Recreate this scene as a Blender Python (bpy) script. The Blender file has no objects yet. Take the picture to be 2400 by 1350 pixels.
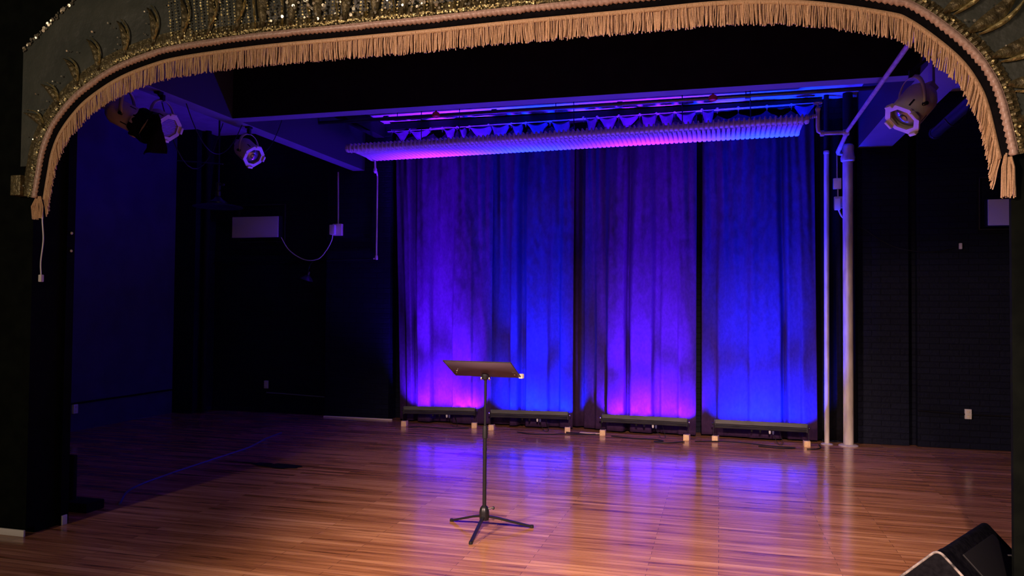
import bpy, bmesh, math, random
from mathutils import Vector, Matrix, noise
PI = math.pi
S = bpy.context.scene
COL = S.collection

# ---------------------------------------------------------------- camera
EYE = Vector((0, 0, 1.6))
PSI, PITCH, ROLL, FPX = math.radians(15.1), math.atan(47 / 1800.0), 0.009, 1800.0
fwd = Vector((-math.sin(PSI) * math.cos(PITCH), math.cos(PSI) * math.cos(PITCH), math.sin(PITCH)))
rt = Vector((math.cos(PSI), math.sin(PSI), 0)); upv = rt.cross(fwd)
R2 = rt * math.cos(ROLL) + upv * math.sin(ROLL)
U2 = -rt * math.sin(ROLL) + upv * math.cos(ROLL)
cam = bpy.data.cameras.new('camera'); camo = bpy.data.objects.new('camera', cam); COL.objects.link(camo)
cam.sensor_width = 36; cam.lens = FPX / 2400 * 36; cam.clip_start = 0.05; cam.clip_end = 100
M = Matrix((R2, U2, -fwd)).transposed().to_4x4(); M.translation = EYE
camo.matrix_world = M
S.camera = camo

# ---------------------------------------------------------------- view, world, lights
S.view_settings.view_transform = 'Standard'; S.view_settings.look = 'None'
S.view_settings.gamma = 1; S.view_settings.use_curve_mapping = False
S.view_settings.exposure = 0.0
w = bpy.data.worlds.new('world'); S.world = w; w.use_nodes = True
w.node_tree.nodes['Background'].inputs[0].default_value = (1.0, 0.72, 0.62, 1)
w.node_tree.nodes['Background'].inputs[1].default_value = 0.012

def light(name, kind, loc, target, energy, color, size=0.05, angle=None, blend=1.0):
    l = bpy.data.lights.new(name, kind); o = bpy.data.objects.new(name, l); COL.objects.link(o)
    o.location = loc; l.energy = energy; l.color = color
    if kind == 'SPOT':
        l.spot_size = math.radians(angle); l.spot_blend = blend
    l.shadow_soft_size = size
    if target is not None:
        o.rotation_euler = (Vector(target) - Vector(loc)).to_track_quat('-Z', 'Y').to_euler()
    return o

WARM = (1.0, 0.66, 0.44)
light('front_spot_right', 'SPOT', (0.35, -1.2, 3.9), (-0.7, 6.0, 0), 4600, (1.0, 0.66, 0.60), 0.05, 44, 1.0)
light('front_spot_left', 'SPOT', (-5.3, -1.3, 3.9), (0.8, 6.0, 0), 3900, (1.0, 0.66, 0.52), 0.30, 46, 1.0)
light('house_fill', 'POINT', (-5.0, -1.5, 3.0), None, 340, (1.0, 0.76, 0.56), 0.12)  # unseen fill added in the hall to warm the valance and stage lights
light('house_fill_far', 'POINT', (1.0, -0.8, 3.1), None, 100, (1.0, 0.76, 0.58), 0.12)  # weaker unseen fill, added from the right to reach the wall panel

# ---------------------------------------------------------------- materials
def mat(name, color, rough=0.5, metal=0.0, **k):
    m = bpy.data.materials.new(name); m.use_nodes = True
    b = m.node_tree.nodes['Principled BSDF']
    b.inputs['Base Color'].default_value = (*color, 1); b.inputs['Roughness'].default_value = rough
    b.inputs['Metallic'].default_value = metal
    for key, v in k.items():
        b.inputs[key.replace('_', ' ')].default_value = v
    return m

def noisy(m, c1, c2, scale=20, detail=4, bump=0.0, stretch=(1, 1, 1), dist=0.01):
    """procedural colour variation and bump from object coordinates"""
    nt = m.node_tree; N, L = nt.nodes, nt.links; b = N['Principled BSDF']
    tc = N.new('ShaderNodeTexCoord'); mp = N.new('ShaderNodeMapping'); mp.inputs['Scale'].default_value = stretch
    L.new(tc.outputs['Object'], mp.inputs[0])
    n = N.new('ShaderNodeTexNoise'); n.inputs['Scale'].default_value = scale; n.inputs['Detail'].default_value = detail
    L.new(mp.outputs[0], n.inputs[0])
    r = N.new('ShaderNodeValToRGB'); r.color_ramp.elements[0].color = (*c1, 1); r.color_ramp.elements[1].color = (*c2, 1)
    r.color_ramp.elements[0].position = 0.35; r.color_ramp.elements[1].position = 0.65
    L.new(n.outputs[0], r.inputs[0]); L.new(r.outputs[0], b.inputs['Base Color'])
    if bump:
        bp = N.new('ShaderNodeBump'); bp.inputs['Strength'].default_value = bump; bp.inputs['Distance'].default_value = dist
        L.new(n.outputs[0], bp.inputs['Height']); L.new(bp.outputs[0], b.inputs['Normal'])
    return m

def brick_mat(name, color, axis):
    m = mat(name, color, 0.62, Specular_IOR_Level=0.12); nt = m.node_tree; N, L = nt.nodes, nt.links; b = N['Principled BSDF']
    tc = N.new('ShaderNodeTexCoord'); sx = N.new('ShaderNodeSeparateXYZ'); cx = N.new('ShaderNodeCombineXYZ')
    L.new(tc.outputs['Object'], sx.inputs[0]); L.new(sx.outputs[axis], cx.inputs[0]); L.new(sx.outputs[2], cx.inputs[1])
    br = N.new('ShaderNodeTexBrick'); br.inputs['Scale'].default_value = 1.0
    br.inputs['Brick Width'].default_value = 0.21; br.inputs['Row Height'].default_value = 0.072
    br.inputs['Mortar Size'].default_value = 0.006; br.inputs['Mortar Smooth'].default_value = 0.5
    br.inputs['Color1'].default_value = (*color, 1); br.inputs['Color2'].default_value = (*[c * 0.75 for c in color], 1)
    br.inputs['Mortar'].default_value = (*[c * 0.55 for c in color], 1)
    L.new(cx.outputs[0], br.inputs[0]); L.new(br.outputs[0], b.inputs['Base Color'])
    n = N.new('ShaderNodeTexNoise'); n.inputs['Scale'].default_value = 30; L.new(tc.outputs['Object'], n.inputs[0])
    mx = N.new('ShaderNodeMath'); mx.operation = 'MULTIPLY_ADD'; mx.inputs[1].default_value = -1.0
    L.new(br.outputs['Fac'], mx.inputs[0]); L.new(n.outputs[0], mx.inputs[2])
    bp = N.new('ShaderNodeBump'); bp.inputs['Strength'].default_value = 0.6; bp.inputs['Distance'].default_value = 0.008
    L.new(mx.outputs[0], bp.inputs['Height']); L.new(bp.outputs[0], b.inputs['Normal'])
    return m

def floor_mat():
    m = mat('strip_wood', (0.3, 0.14, 0.06), 0.2); nt = m.node_tree; N, L = nt.nodes, nt.links; b = N['Principled BSDF']
    tc = N.new('ShaderNodeTexCoord')
    br = N.new('ShaderNodeTexBrick'); br.offset = 0.37; br.offset_frequency = 2; br.inputs['Scale'].default_value = 1
    br.inputs['Brick Width'].default_value = 1.15; br.inputs['Row Height'].default_value = 0.057
    br.inputs['Mortar Size'].default_value = 0.0012; br.inputs['Mortar Smooth'].default_value = 0.2; br.inputs['Bias'].default_value = 0
    br.inputs['Color1'].default_value = (0.0, 0.0, 0.0, 1); br.inputs['Color2'].default_value = (1, 1, 1, 1)
    br.inputs['Mortar'].default_value = (0.0, 0, 0, 1)
    L.new(tc.outputs['Object'], br.inputs[0])
    # grain
    mp = N.new('ShaderNodeMapping'); mp.inputs['Scale'].default_value = (0.55, 11, 1); L.new(tc.outputs['Object'], mp.inputs[0])
    g = N.new('ShaderNodeTexNoise'); g.inputs['Scale'].default_value = 2.2; g.inputs['Detail'].default_value = 6; g.inputs['Roughness'].default_value = 0.65
    g.inputs['Distortion'].default_value = 0.4
    L.new(mp.outputs[0], g.inputs[0])
    # large wear
    wn = N.new('ShaderNodeTexNoise'); wn.inputs['Scale'].default_value = 1.1; wn.inputs['Detail'].default_value = 3; L.new(tc.outputs['Object'], wn.inputs[0])
    # dark streaks
    mp2 = N.new('ShaderNodeMapping'); mp2.inputs['Scale'].default_value = (1.1, 14, 1); L.new(tc.outputs['Object'], mp2.inputs[0])
    st = N.new('ShaderNodeTexNoise'); st.inputs['Scale'].default_value = 1.3; st.inputs['Detail'].default_value = 3; L.new(mp2.outputs[0], st.inputs[0])
    sr = N.new('ShaderNodeValToRGB'); sr.color_ramp.elements[0].position = 0.57; sr.color_ramp.elements[0].color = (1, 1, 1, 1)
    sr.color_ramp.elements[1].position = 0.72; sr.color_ramp.elements[1].color = (0.42, 0.35, 0.32, 1)
    L.new(st.outputs[0], sr.inputs[0])
    r = N.new('ShaderNodeValToRGB'); e = r.color_ramp.elements
    e[0].position = 0.26; e[0].color = (0.21, 0.08, 0.033, 1); e[1].position = 0.76; e[1].color = (0.60, 0.31, 0.155, 1)
    e2 = e.new(0.5); e2.color = (0.38, 0.17, 0.075, 1)
    a = N.new('ShaderNodeMath'); a.operation = 'MULTIPLY_ADD'; a.inputs[1].default_value = 0.26
    sub = N.new('ShaderNodeMath'); sub.operation = 'ADD'; sub.inputs[1].default_value = -0.13
    L.new(br.outputs['Color'], a.inputs[0]); L.new(g.outputs[0], a.inputs[2]); L.new(a.outputs[0], sub.inputs[0])
    L.new(sub.outputs[0], r.inputs[0])
    mm = N.new('ShaderNodeMix'); mm.data_type = 'RGBA'; mm.blend_type = 'MULTIPLY'; mm.inputs[0].default_value = 1
    L.new(r.outputs[0], mm.inputs[6]); L.new(sr.outputs[0], mm.inputs[7])
    m2 = N.new('ShaderNodeMix'); m2.data_type = 'RGBA'; m2.blend_type = 'MIX'; m2.inputs[7].default_value = (0.05, 0.02, 0.01, 1)
    L.new(br.outputs['Fac'], m2.inputs[0]); L.new(mm.outputs[2], m2.inputs[6])
    L.new(m2.outputs[2], b.inputs['Base Color'])
    rr = N.new('ShaderNodeMapRange'); rr.inputs['To Min'].default_value = 0.10; rr.inputs['To Max'].default_value = 0.20
    L.new(wn.outputs[0], rr.inputs[0]); L.new(rr.outputs[0], b.inputs['Roughness'])
    b.inputs['Specular IOR Level'].default_value = 0.5
    # bump: seams + stretched waviness
    ad = N.new('ShaderNodeMath'); ad.operation = 'MULTIPLY_ADD'; ad.inputs[1].default_value = -0.6
    L.new(br.outputs['Fac'], ad.inputs[0]); L.new(g.outputs[0], ad.inputs[2])
    bp = N.new('ShaderNodeBump'); bp.inputs['Strength'].default_value = 0.16; bp.inputs['Distance'].default_value = 0.004
    L.new(ad.outputs[0], bp.inputs['Height']); L.new(bp.outputs[0], b.inputs['Normal'])
    return m

MT = {
    'floor': floor_mat(),
    'brick_x': brick_mat('black_brick_x', (0.006, 0.0075, 0.019), 0),
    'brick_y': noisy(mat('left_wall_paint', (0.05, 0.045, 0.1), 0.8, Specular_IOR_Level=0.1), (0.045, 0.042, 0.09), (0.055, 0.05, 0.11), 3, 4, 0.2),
    'brick_l': brick_mat('black_brick_l', (0.006, 0.0075, 0.014), 0),
    'black_paint': noisy(mat('black_paint', (0.005, 0.005, 0.007), 0.8, Specular_IOR_Level=0.15), (0.004, 0.004, 0.006), (0.007, 0.007, 0.009), 8, 3, 0.1),
    'beam': noisy(mat('dark_painted_plaster', (0.10, 0.10, 0.12), 0.7), (0.14, 0.14, 0.165), (0.16, 0.155, 0.185), 4, 2, 0.05),
    'ceiling': noisy(mat('ceiling_paint', (0.14, 0.13, 0.16), 0.8), (0.26, 0.25, 0.29), (0.32, 0.30, 0.35), 5, 4, 0.15),
    'jamb': noisy(mat('jamb_paint', (0.004, 0.005, 0.004), 0.8, Specular_IOR_Level=0.03), (0.003, 0.004, 0.0035), (0.005, 0.0065, 0.005), 10, 3, 0.1),
    'cloth': noisy(mat('stage_velour', (0.033, 0.014, 0.042), 0.85, Specular_IOR_Level=0.12), (0.029, 0.012, 0.039), (0.038, 0.0165, 0.048), 38, 5, 0.35, (1, 1, 0.6), 0.002),
    'black_cloth': noisy(mat('black_cloth', (0.004, 0.004, 0.005), 0.9, Specular_IOR_Level=0.1), (0.003, 0.003, 0.004), (0.006, 0.005, 0.007), 30, 3, 0.2),
    'black_metal': mat('black_metal', (0.008, 0.008, 0.010), 0.35, 0.0, Specular_IOR_Level=0.4),
    'stand_desk': mat('desk_metal', (0.08, 0.055, 0.075), 0.45, 0.2),
    'grey_metal': noisy(mat('extruded_housing', (0.06, 0.06, 0.06), 0.4, 0.5), (0.03, 0.03, 0.03), (0.05, 0.048, 0.045), 30, 2, 0.0, (0.2, 1, 1)),
    'chrome': mat('chrome', (0.7, 0.7, 0.7), 0.2, 1.0),
    'white': mat('white_plastic', (0.6, 0.58, 0.55), 0.4),
    'offwhite_metal': noisy(mat('cream_enamel', (0.5, 0.44, 0.36), 0.4), (0.56, 0.49, 0.38), (0.70, 0.61, 0.48), 6, 4),
    'panel': mat('panel_face', (0.5, 0.46, 0.46), 0.32),
    'pipe_paint': noisy(mat('chipped_pipe_paint', (0.5, 0.45, 0.38), 0.38), (0.36, 0.31, 0.25), (0.56, 0.5, 0.42), 14, 6, 0.1, (1, 1, 0.25)),
    'radiator': noisy(mat('radiator_paint', (0.52, 0.44, 0.4), 0.5), (0.46, 0.38, 0.34), (0.56, 0.48, 0.43), 8, 4),
    'raw_wood': noisy(mat('raw_pine', (0.62, 0.42, 0.22), 0.6), (0.52, 0.33, 0.16), (0.68, 0.47, 0.25), 25, 4, 0.05, (1, 6, 1)),
    'rubber': mat('rubber', (0.006, 0.006, 0.007), 0.6, Specular_IOR_Level=0.25),
    'fringe': noisy(mat('bullion_fringe', (0.62, 0.40, 0.22), 0.55, Sheen_Weight=0.2), (0.50, 0.31, 0.16), (0.68, 0.44, 0.25), 160, 3),
    'gimp': noisy(mat('scalloped_braid', (0.55, 0.38, 0.30), 0.4), (0.42, 0.28, 0.22), (0.6, 0.42, 0.34), 70, 3),
    'gold': noisy(mat('gold_sequin', (0.8, 0.68, 0.28), 0.34, 0.6), (0.62, 0.52, 0.2), (0.95, 0.85, 0.42), 60, 4, 0.5, (1, 1, 1), 0.02),
    'gold_cloth': noisy(mat('gold_lame', (0.16, 0.14, 0.06), 0.42, 0.5), (0.10, 0.085, 0.045), (0.20, 0.17, 0.08), 35, 4, 0.7, (1, 1, 1), 0.02),
    'satin': noisy(mat('grey_satin', (0.09, 0.095, 0.08), 0.42), (0.050, 0.060, 0.050), (0.070, 0.080, 0.064), 4, 5, 0.5, (1, 1, 1), 0.05),
    'silver': mat('silver_bead', (0.85, 0.8, 0.6), 0.3, 0.9),
    'red': mat('red_cover', (0.5, 0.02, 0.01), 0.4),
    'lens': mat('pressed_glass', (0.35, 0.35, 0.4), 0.12, 0.8),
    'tan_gel': mat('gel_frame_glass', (0.26, 0.17, 0.42), 0.35),
    'monitor': noisy(mat('speaker_shell', (0.003, 0.003, 0.005), 0.6, Specular_IOR_Level=0.05), (0.0025, 0.0025, 0.004), (0.006, 0.006, 0.008), 40, 5, 0.2),
    'worn_edge': noisy(mat('scuffed_edge', (0.2, 0.18, 0.16), 0.5), (0.03, 0.03, 0.03), (0.34, 0.31, 0.27), 25, 4),
    'blue_cable': mat('blue_cable', (0.06, 0.06, 0.16), 0.5),
}
def emis(name, color, strength):
    m = mat(name, (0.02, 0.02, 0.02), 0.3); b = m.node_tree.nodes['Principled BSDF']
    b.inputs['Emission Color'].default_value = (*color, 1); b.inputs['Emission Strength'].default_value = strength
    return m
PURPLE, BLUE = (0.092, 0.005, 1.0), (0.0, 0.015, 1.0)
MT['led_purple'] = emis('lit_led_purple', PURPLE, 6); MT['led_blue'] = emis('lit_led_blue', BLUE, 6)

# ---------------------------------------------------------------- mesh building
class B:
    def __init__(s): s.bm = bmesh.new()
    def box(s, lo, hi, mx=None, bev=0.0):
        lo, hi = Vector(lo), Vector(hi); c = (lo + hi) / 2; d = hi - lo
        t = bmesh.new(); bmesh.ops.create_cube(t, size=1, matrix=Matrix.Translation(c) @ Matrix.Diagonal((*d, 1)))
        if bev: bmesh.ops.bevel(t, geom=t.edges[:] + t.verts[:], offset=bev, segments=2, affect='EDGES', profile=0.6)
        return s.add(t, mx)
    def add(s, t, mx=None):
        if mx is not None: bmesh.ops.transform(t, matrix=mx, verts=t.verts)
        me = bpy.data.meshes.new('tmp'); t.to_mesh(me); t.free(); s.bm.from_mesh(me); bpy.data.meshes.remove(me); return s
    def tube(s, pts, r, n=10, caps=True, mx=None, closed=False):
        t = bmesh.new(); P = [Vector(p) for p in pts]; k = len(P); rings = []
        rs = r if isinstance(r, (list, tuple)) else [r] * k
        prev = None
        for i in range(k):
            if closed: d = (P[(i + 1) % k] - P[i - 1])
            else: d = (P[min(i + 1, k - 1)] - P[max(i - 1, 0)])
            d.normalize()
            if prev is None:
                a = d.orthogonal().normalized()
            else:
                a = prev - d * prev.dot(d)
                a = a.normalized() if a.length > 1e-6 else d.orthogonal().normalized()
            prev = a; b2 = d.cross(a)
            rings.append([t.verts.new(P[i] + (a * math.cos(2 * PI * j / n) + b2 * math.sin(2 * PI * j / n)) * rs[i]) for j in range(n)])
        for i in range(k if closed else k - 1):
            q, w2 = rings[i], rings[(i + 1) % k]
            for j in range(n): t.faces.new((q[j], q[(j + 1) % n], w2[(j + 1) % n], w2[j]))
        if caps and not closed:
            t.faces.new(rings[0][::-1]); t.faces.new(rings[-1])
        return s.add(t, mx)
    def lathe(s, prof, n=24, mx=None, cap=True, squash=None):
        """prof: list of (r, z), around z"""
        t = bmesh.new(); rings = []
        for r, z in prof:
            rings.append([t.verts.new((r * math.cos(2 * PI * (j + .5) / n), r * math.sin(2 * PI * (j + .5) / n), z)) for j in range(n)])
        for i in range(len(prof) - 1):
            for j in range(n): t.faces.new((rings[i][j], rings[i][(j + 1) % n], rings[i + 1][(j + 1) % n], rings[i + 1][j]))
        if cap:
            t.faces.new(rings[0][::-1]); t.faces.new(rings[-1])
        return s.add(t, mx)
    def prism(s, poly, lo, hi, axis=1, mx=None, bev=0.0):
        """extrude a 2D polygon. axis 1: poly is (x,z), extruded over y; axis 0: poly is (y,z) over x; axis 2: (x,y) over z"""
        f = {1: lambda p, t: (p[0], t, p[1]), 0: lambda p, t: (t, p[0], p[1]), 2: lambda p, t: (p[0], p[1], t)}[axis]
        t = bmesh.new(); a = [t.verts.new(f(p, lo)) for p in poly]; b2 = [t.verts.new(f(p, hi)) for p in poly]; k = len(poly)
        t.faces.new(a); t.faces.new(b2[::-1])
        for i in range(k): t.faces.new((a[i], b2[i], b2[(i + 1) % k], a[(i + 1) % k]))
        bmesh.ops.recalc_face_normals(t, faces=t.faces)
        if bev: bmesh.ops.bevel(t, geom=t.edges[:], offset=bev, segments=2, affect='EDGES', profile=0.6)
        return s.add(t, mx)
    def grid(s, fn, nu, nv, mx=None):
        t = bmesh.new(); g = [[t.verts.new(fn(i / nu, j / nv)) for j in range(nv + 1)] for i in range(nu + 1)]
        for i in range(nu):
            for j in range(nv): t.faces.new((g[i][j], g[i + 1][j], g[i + 1][j + 1], g[i][j + 1]))
        return s.add(t, mx)
    def obj(s, name, m, parent=None, loc=None, smooth=35, solid=0.0):
        me = bpy.data.meshes.new(name); bmesh.ops.recalc_face_normals(s.bm, faces=s.bm.faces)
        s.bm.to_mesh(me); s.bm.free(); me.materials.append(MT[m] if isinstance(m, str) else m)
        if smooth:
            me.polygons.foreach_set('use_smooth', [True] * len(me.polygons)); me.set_sharp_from_angle(angle=math.radians(smooth))
        o = bpy.data.objects.new(name, me); COL.objects.link(o)
        if parent is not None: o.parent = parent
        if loc is not None: o.location = loc
        if solid:
            md = o.modifiers.new('thickness', 'SOLIDIFY'); md.thickness = solid; md.offset = 0
        return o

def thing(name, label, cat, loc, group=None):
    o = bpy.data.objects.new(name, None); COL.objects.link(o); o.location = loc; o.empty_display_size = 0.1
    return tag(o, label, cat, group)
def tag(o, label, cat, group=None, kind=None):
    o['label'] = label; o['category'] = cat
    if group: o['group'] = group
    if kind: o['kind'] = kind
    return o
def struct(o): o['kind'] = 'structure'; return o
def copy_tree(o, parent=None):
    c = o.copy(); COL.objects.link(c)
    if parent is not None: c.parent = parent
    for ch in [x for x in o.children]: copy_tree(ch, c)
    return c
def catmull(P, n=8):
    P = [Vector(p) for p in P]; out = []
    Q = [P[0] * 2 - P[1]] + P + [P[-1] * 2 - P[-2]]
    for i in range(1, len(Q) - 2):
        for j in range(n):
            t = j / n; a, b, c, d = Q[i - 1], Q[i], Q[i + 1], Q[i + 2]
            out.append(0.5 * ((2 * b) + (c - a) * t + (2 * a - 5 * b + 4 * c - d) * t * t + (3 * b - a - 3 * c + d) * t ** 3))
    out.append(P[-1]); return out

# ================================================================= STRUCTURE
CEIL = 4.22
b = B(); b.box((-9.5, -3.0, -0.12), (5.5, 10.5, 0)); struct(b.obj('floor', 'floor', smooth=0))
b = B(); b.box((-9.5, 4.62, CEIL), (5.5, 10.6, CEIL + 0.15)); struct(b.obj('ceiling', 'ceiling', smooth=0))
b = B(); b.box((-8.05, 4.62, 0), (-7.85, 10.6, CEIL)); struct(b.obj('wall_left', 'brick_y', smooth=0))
b = B(); b.box((3.9, 4.62, 0), (4.1, 10.6, CEIL)); struct(b.obj('wall_right', 'brick_x', smooth=0))
b = B()
b.box((-7.85, 10.22, 0), (-5.52, 10.5, CEIL)); b.box((-5.52, 10.08, 0), (-4.52, 10.5, CEIL))
b.box((-4.52, 10.34, 0), (1.22, 10.5, CEIL)); b.box((1.22, 10.12, 0), (2.19, 10.5, CEIL))
b.box((2.19, 10.2, 0), (2.28, 10.5, CEIL)); b.box((2.28, 10.1, 0), (3.9, 10.5, CEIL))
struct(b.obj('wall_back', 'brick_x', smooth=0))
# corner pilaster on the left wall
b = B(); b.box((-7.85, 9.75, 0), (-7.5, 10.22, CEIL)); struct(b.obj('trim_1', 'brick_x', smooth=0))
# front wall with the opening: jambs, header
b = B()
b.box((-9.5, 4.27, 0.05), (-4.60, 4.36, 5.2)); b.box((-9.5, 4.36, 0.0), (-4.62, 4.55, 5.2)); b.box((-9.5, 4.55, 0.0), (-4.59, 4.62, 5.2))
struct(b.obj('wall_front_left', 'jamb', smooth=0))
b = B(); b.box((1.385, 4.27, 0), (5.5, 4.30, 5.2)); struct(b.obj('wall_front_right', 'jamb', smooth=0))
b = B(); b.box((1.80, 4.30, 0), (5.5, 4.62, 5.2)); struct(b.obj('wall_front_return', 'jamb', smooth=0))
b = B(); b.box((-4.60, 4.27, 3.47), (1.385, 4.62, 5.2)); struct(b.obj('wall_front_header', 'jamb', smooth=0))
b = B(); b.box((-9.5, 4.255, 0.0), (-4.60, 4.27, 0.045), bev=0.004); struct(b.obj('baseboard_front', 'white'))
b = B(); b.box((-4.59, 4.555, 0.0), (-4.578, 4.60, 0.07), bev=0.003); struct(b.obj('trim_2', 'white'))
b = B(); b.box((-5.52, 10.055, 0.0), (-4.45, 10.08, 0.02), bev=0.004); struct(b.obj('baseboard_back', 'offwhite_metal'))
# beams
def beam(name, lo, hi):
    b = B(); b.box(lo, hi, bev=0.006); return struct(b.obj(name, 'beam'))
beam('trim_3', (-5.12, 4.62, 3.56), (-4.93, 10.08, CEIL))
beam('trim_4', (1.60, 4.62, 3.56), (1.98, 9.95, CEIL))
b = B(); b.box((-4.93, 6.96, 3.56), (1.60, 7.13, CEIL)); 
trb = struct(b.obj('trim_5', 'beam'))
# the vertical faces of the cross beam carry black stage paint, the undersides the old plaster colour
MT['side_shade'] = mat('shaded_beam_side', (0.035, 0.035, 0.042), 0.7, Specular_IOR_Level=0.2)  # side beams' vertical faces: shade put into the colour
for o_, m_ in ((trb, 'black_paint'), (bpy.data.objects['trim_3'], 'side_shade'), (bpy.data.objects['trim_4'], 'side_shade')):
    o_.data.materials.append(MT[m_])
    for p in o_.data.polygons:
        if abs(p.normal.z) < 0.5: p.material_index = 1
# dark batten board that carries the curtain rod, and a strip of timber along the left side
b = B(); b.box((-4.51, 9.99, 4.13), (1.21, 10.03, 4.20)); b.box((-4.51, 9.99, 4.11), (1.21, 10.2, 4.13)); struct(b.obj('trim_6', 'black_paint'))
b = B(); b.box((-4.93, 8.9, 4.12), (-4.78, 10.08, 4.2)); struct(b.obj('trim_7', 'beam'))
b = B(); b.box((-4.76, 8.6, 4.02), (-4.62, 10.06, 4.2)); struct(b.obj('trim_8', 'black_paint'))

# ================================================================= LED BARS
bars = [(-4.11, -3.13, 9.63, 9.79, 'purple', 'dark LED wall-washer bar lighting the leftmost purple curtain'),
        (-2.90, -1.87, 9.68, 9.80, 'blue', 'LED wall-washer bar lighting the first blue curtain, behind the music stand'),
        (-1.44, -0.36, 9.72, 9.68, 'purple', 'LED wall-washer bar below the second purple curtain, grey housing'),
        (-0.06, 1.02, 9.70, 9.66, 'blue', 'dark LED wall-washer bar below the rightmost blue curtain, nearest the pipes')]
blocks_lab = [('pine block under the left end of the leftmost light bar', 'pine block under the right end of the leftmost light bar'),
              ('pine block under the left end of the second light bar, right of the stand pole', 'pine block under the right end of the second light bar'),
              ('pine block under the left end of the third light bar', 'pine block under the right end of the third light bar'),
              ('pine block under the left end of the rightmost light bar', 'pine block under the right end of the rightmost light bar, beside the thin pipe')]
BZ = 0.215
random.seed(3)
for bi, (x0, x1, ya, yb, colr, lab) in enumerate(bars):
    d = Vector((x1 - x0, yb - ya, 0)); Ln = d.length; ang = math.atan2(d.y, d.x)
    root = thing('led_light_bar', lab, 'light bar', (x0, ya + 0.03, 0.07), 'LED light bars on the floor in front of the curtain'); root.rotation_euler.z = ang
    zc = BZ - 0.07
    b = B()
    prof = [(-0.035, -0.045), (-0.04, -0.03), (-0.034, -0.022), (-0.04, -0.012), (-0.034, -0.002), (-0.04, 0.008), (-0.038, 0.03), (-0.036, 0.055), (-0.032, 0.055), (-0.025, 0.022), (0.038, 0.0), (0.04, -0.03), (0.03, -0.045)]
    b.prism([(p[0], p[1] + zc) for p in prof], 0.02, Ln - 0.02, axis=0); b.obj('housing', 'grey_metal', root, smooth=0)
    for xx in (0.008, Ln - 0.02):
        b = B(); b.box((xx, -0.045, zc - 0.05), (xx + 0.012, 0.045, zc + 0.05), bev=0.003); b.obj('end_cap', 'black_metal', root)
    for xx, sgn in ((-0.004, 1), (Ln, -1)):
        b = B(); b.box((xx, -0.012, 0.0), (xx + 0.004, 0.012, zc + 0.01)); b.box((min(xx, xx + 0.05 * sgn), -0.012, 0), (max(xx, xx + 0.05 * sgn), 0.012, 0.003))
        b.obj('bracket', 'black_metal', root)
        b = B(); b.lathe([(0.012, 0), (0.014, 0.004), (0.014, 0.012), (0.009, 0.018)], 12, Matrix.Translation((xx, 0, zc)) @ Matrix.Rotation(-sgn * PI / 2, 4, 'Y'))
        b.obj('knob', 'chrome' if bi in (1, 2) else 'black_metal', root)
    for k in range(12):
        b = B(); b.lathe([(0.022, 0), (0.022, 0.004), (0.016, 0.009), (0.006, 0.011)], 12, Matrix.Translation((0.06 + k * (Ln - 0.12) / 11, 0.006, zc + 0.012)) @ Matrix.Rotation(-0.34, 4, 'X'))
        b.obj('lens', 'led_' + colr, root)
    for xx, m_, hh in ((0.60, 'white', 0.045), (0.635, 'blue_cable', 0.05), (0.41, 'black_metal', 0.035), (0.50, 'black_metal', 0.04)):
        b = B(); b.lathe([(0.006, 0), (0.013, -0.008), (0.013, -hh * .7), (0.008, -hh)], 10, Matrix.Translation((xx * Ln, 0.0, zc - 0.045))); b.obj('connector', m_, root)
    b = B(); P = catmull([(0.635 * Ln, 0, zc - 0.09), (0.65 * Ln, 0.0, 0.02), (0.69 * Ln, -0.01, -0.06), (0.74 * Ln, 0.02, -0.058), (0.72 * Ln, 0.05, 0.02), (0.7 * Ln, 0.02, zc - 0.05)], 6)
    b.tube(P, 0.004, 6); b.obj('lead', 'rubber', root)
    # blocks
    for (fx, lb) in ((0.02, blocks_lab[bi][0]), (Ln - 0.02, blocks_lab[bi][1])):
        p = Matrix.Rotation(ang, 4, 'Z') @ Vector((fx, 0, 0))
        b = B(); b.box((-0.035, -0.045, 0), (0.035, 0.045, 0.069), bev=0.002)
        o = b.obj('wood_block', 'raw_wood'); o.location = (x0 + p.x, ya + 0.03 + p.y, 0); o.rotation_euler.z = ang + random.uniform(-.15, .15)
        tag(o, lb, 'wood block', 'raw pine blocks carrying the light bars')
    # the light the bar gives
    c = PURPLE if colr == 'purple' else BLUE
    for k in range(12):
        p = Vector((0.06 + k * (Ln - 0.12) / 11, 0.018, 0)); q = Matrix.Rotation(ang, 4, 'Z') @ p
        pos = Vector((x0 + q.x, ya + 0.03 + q.y, BZ + 0.03))
        light('bar_led', 'SPOT', pos, pos + Vector((0, 0.07, 1)), 1400, c, 0.012, 30, 1.0)
        if k % 2 == 1:
            light('bar_led_wide', 'SPOT', pos, pos + Vector((0, 1.25, 1)), 200, c, 0.012, 96, 0.6)
    q = Matrix.Rotation(ang, 4, 'Z') @ Vector((Ln / 2, 0.018, 0)); pos = Vector((x0 + q.x, ya + 0.03 + q.y, BZ + 0.03))
    light('bar_spill', 'SPOT', pos, pos + Vector((0, -0.28, 1)), 430, c, 0.04, 145, 0.8)

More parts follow.
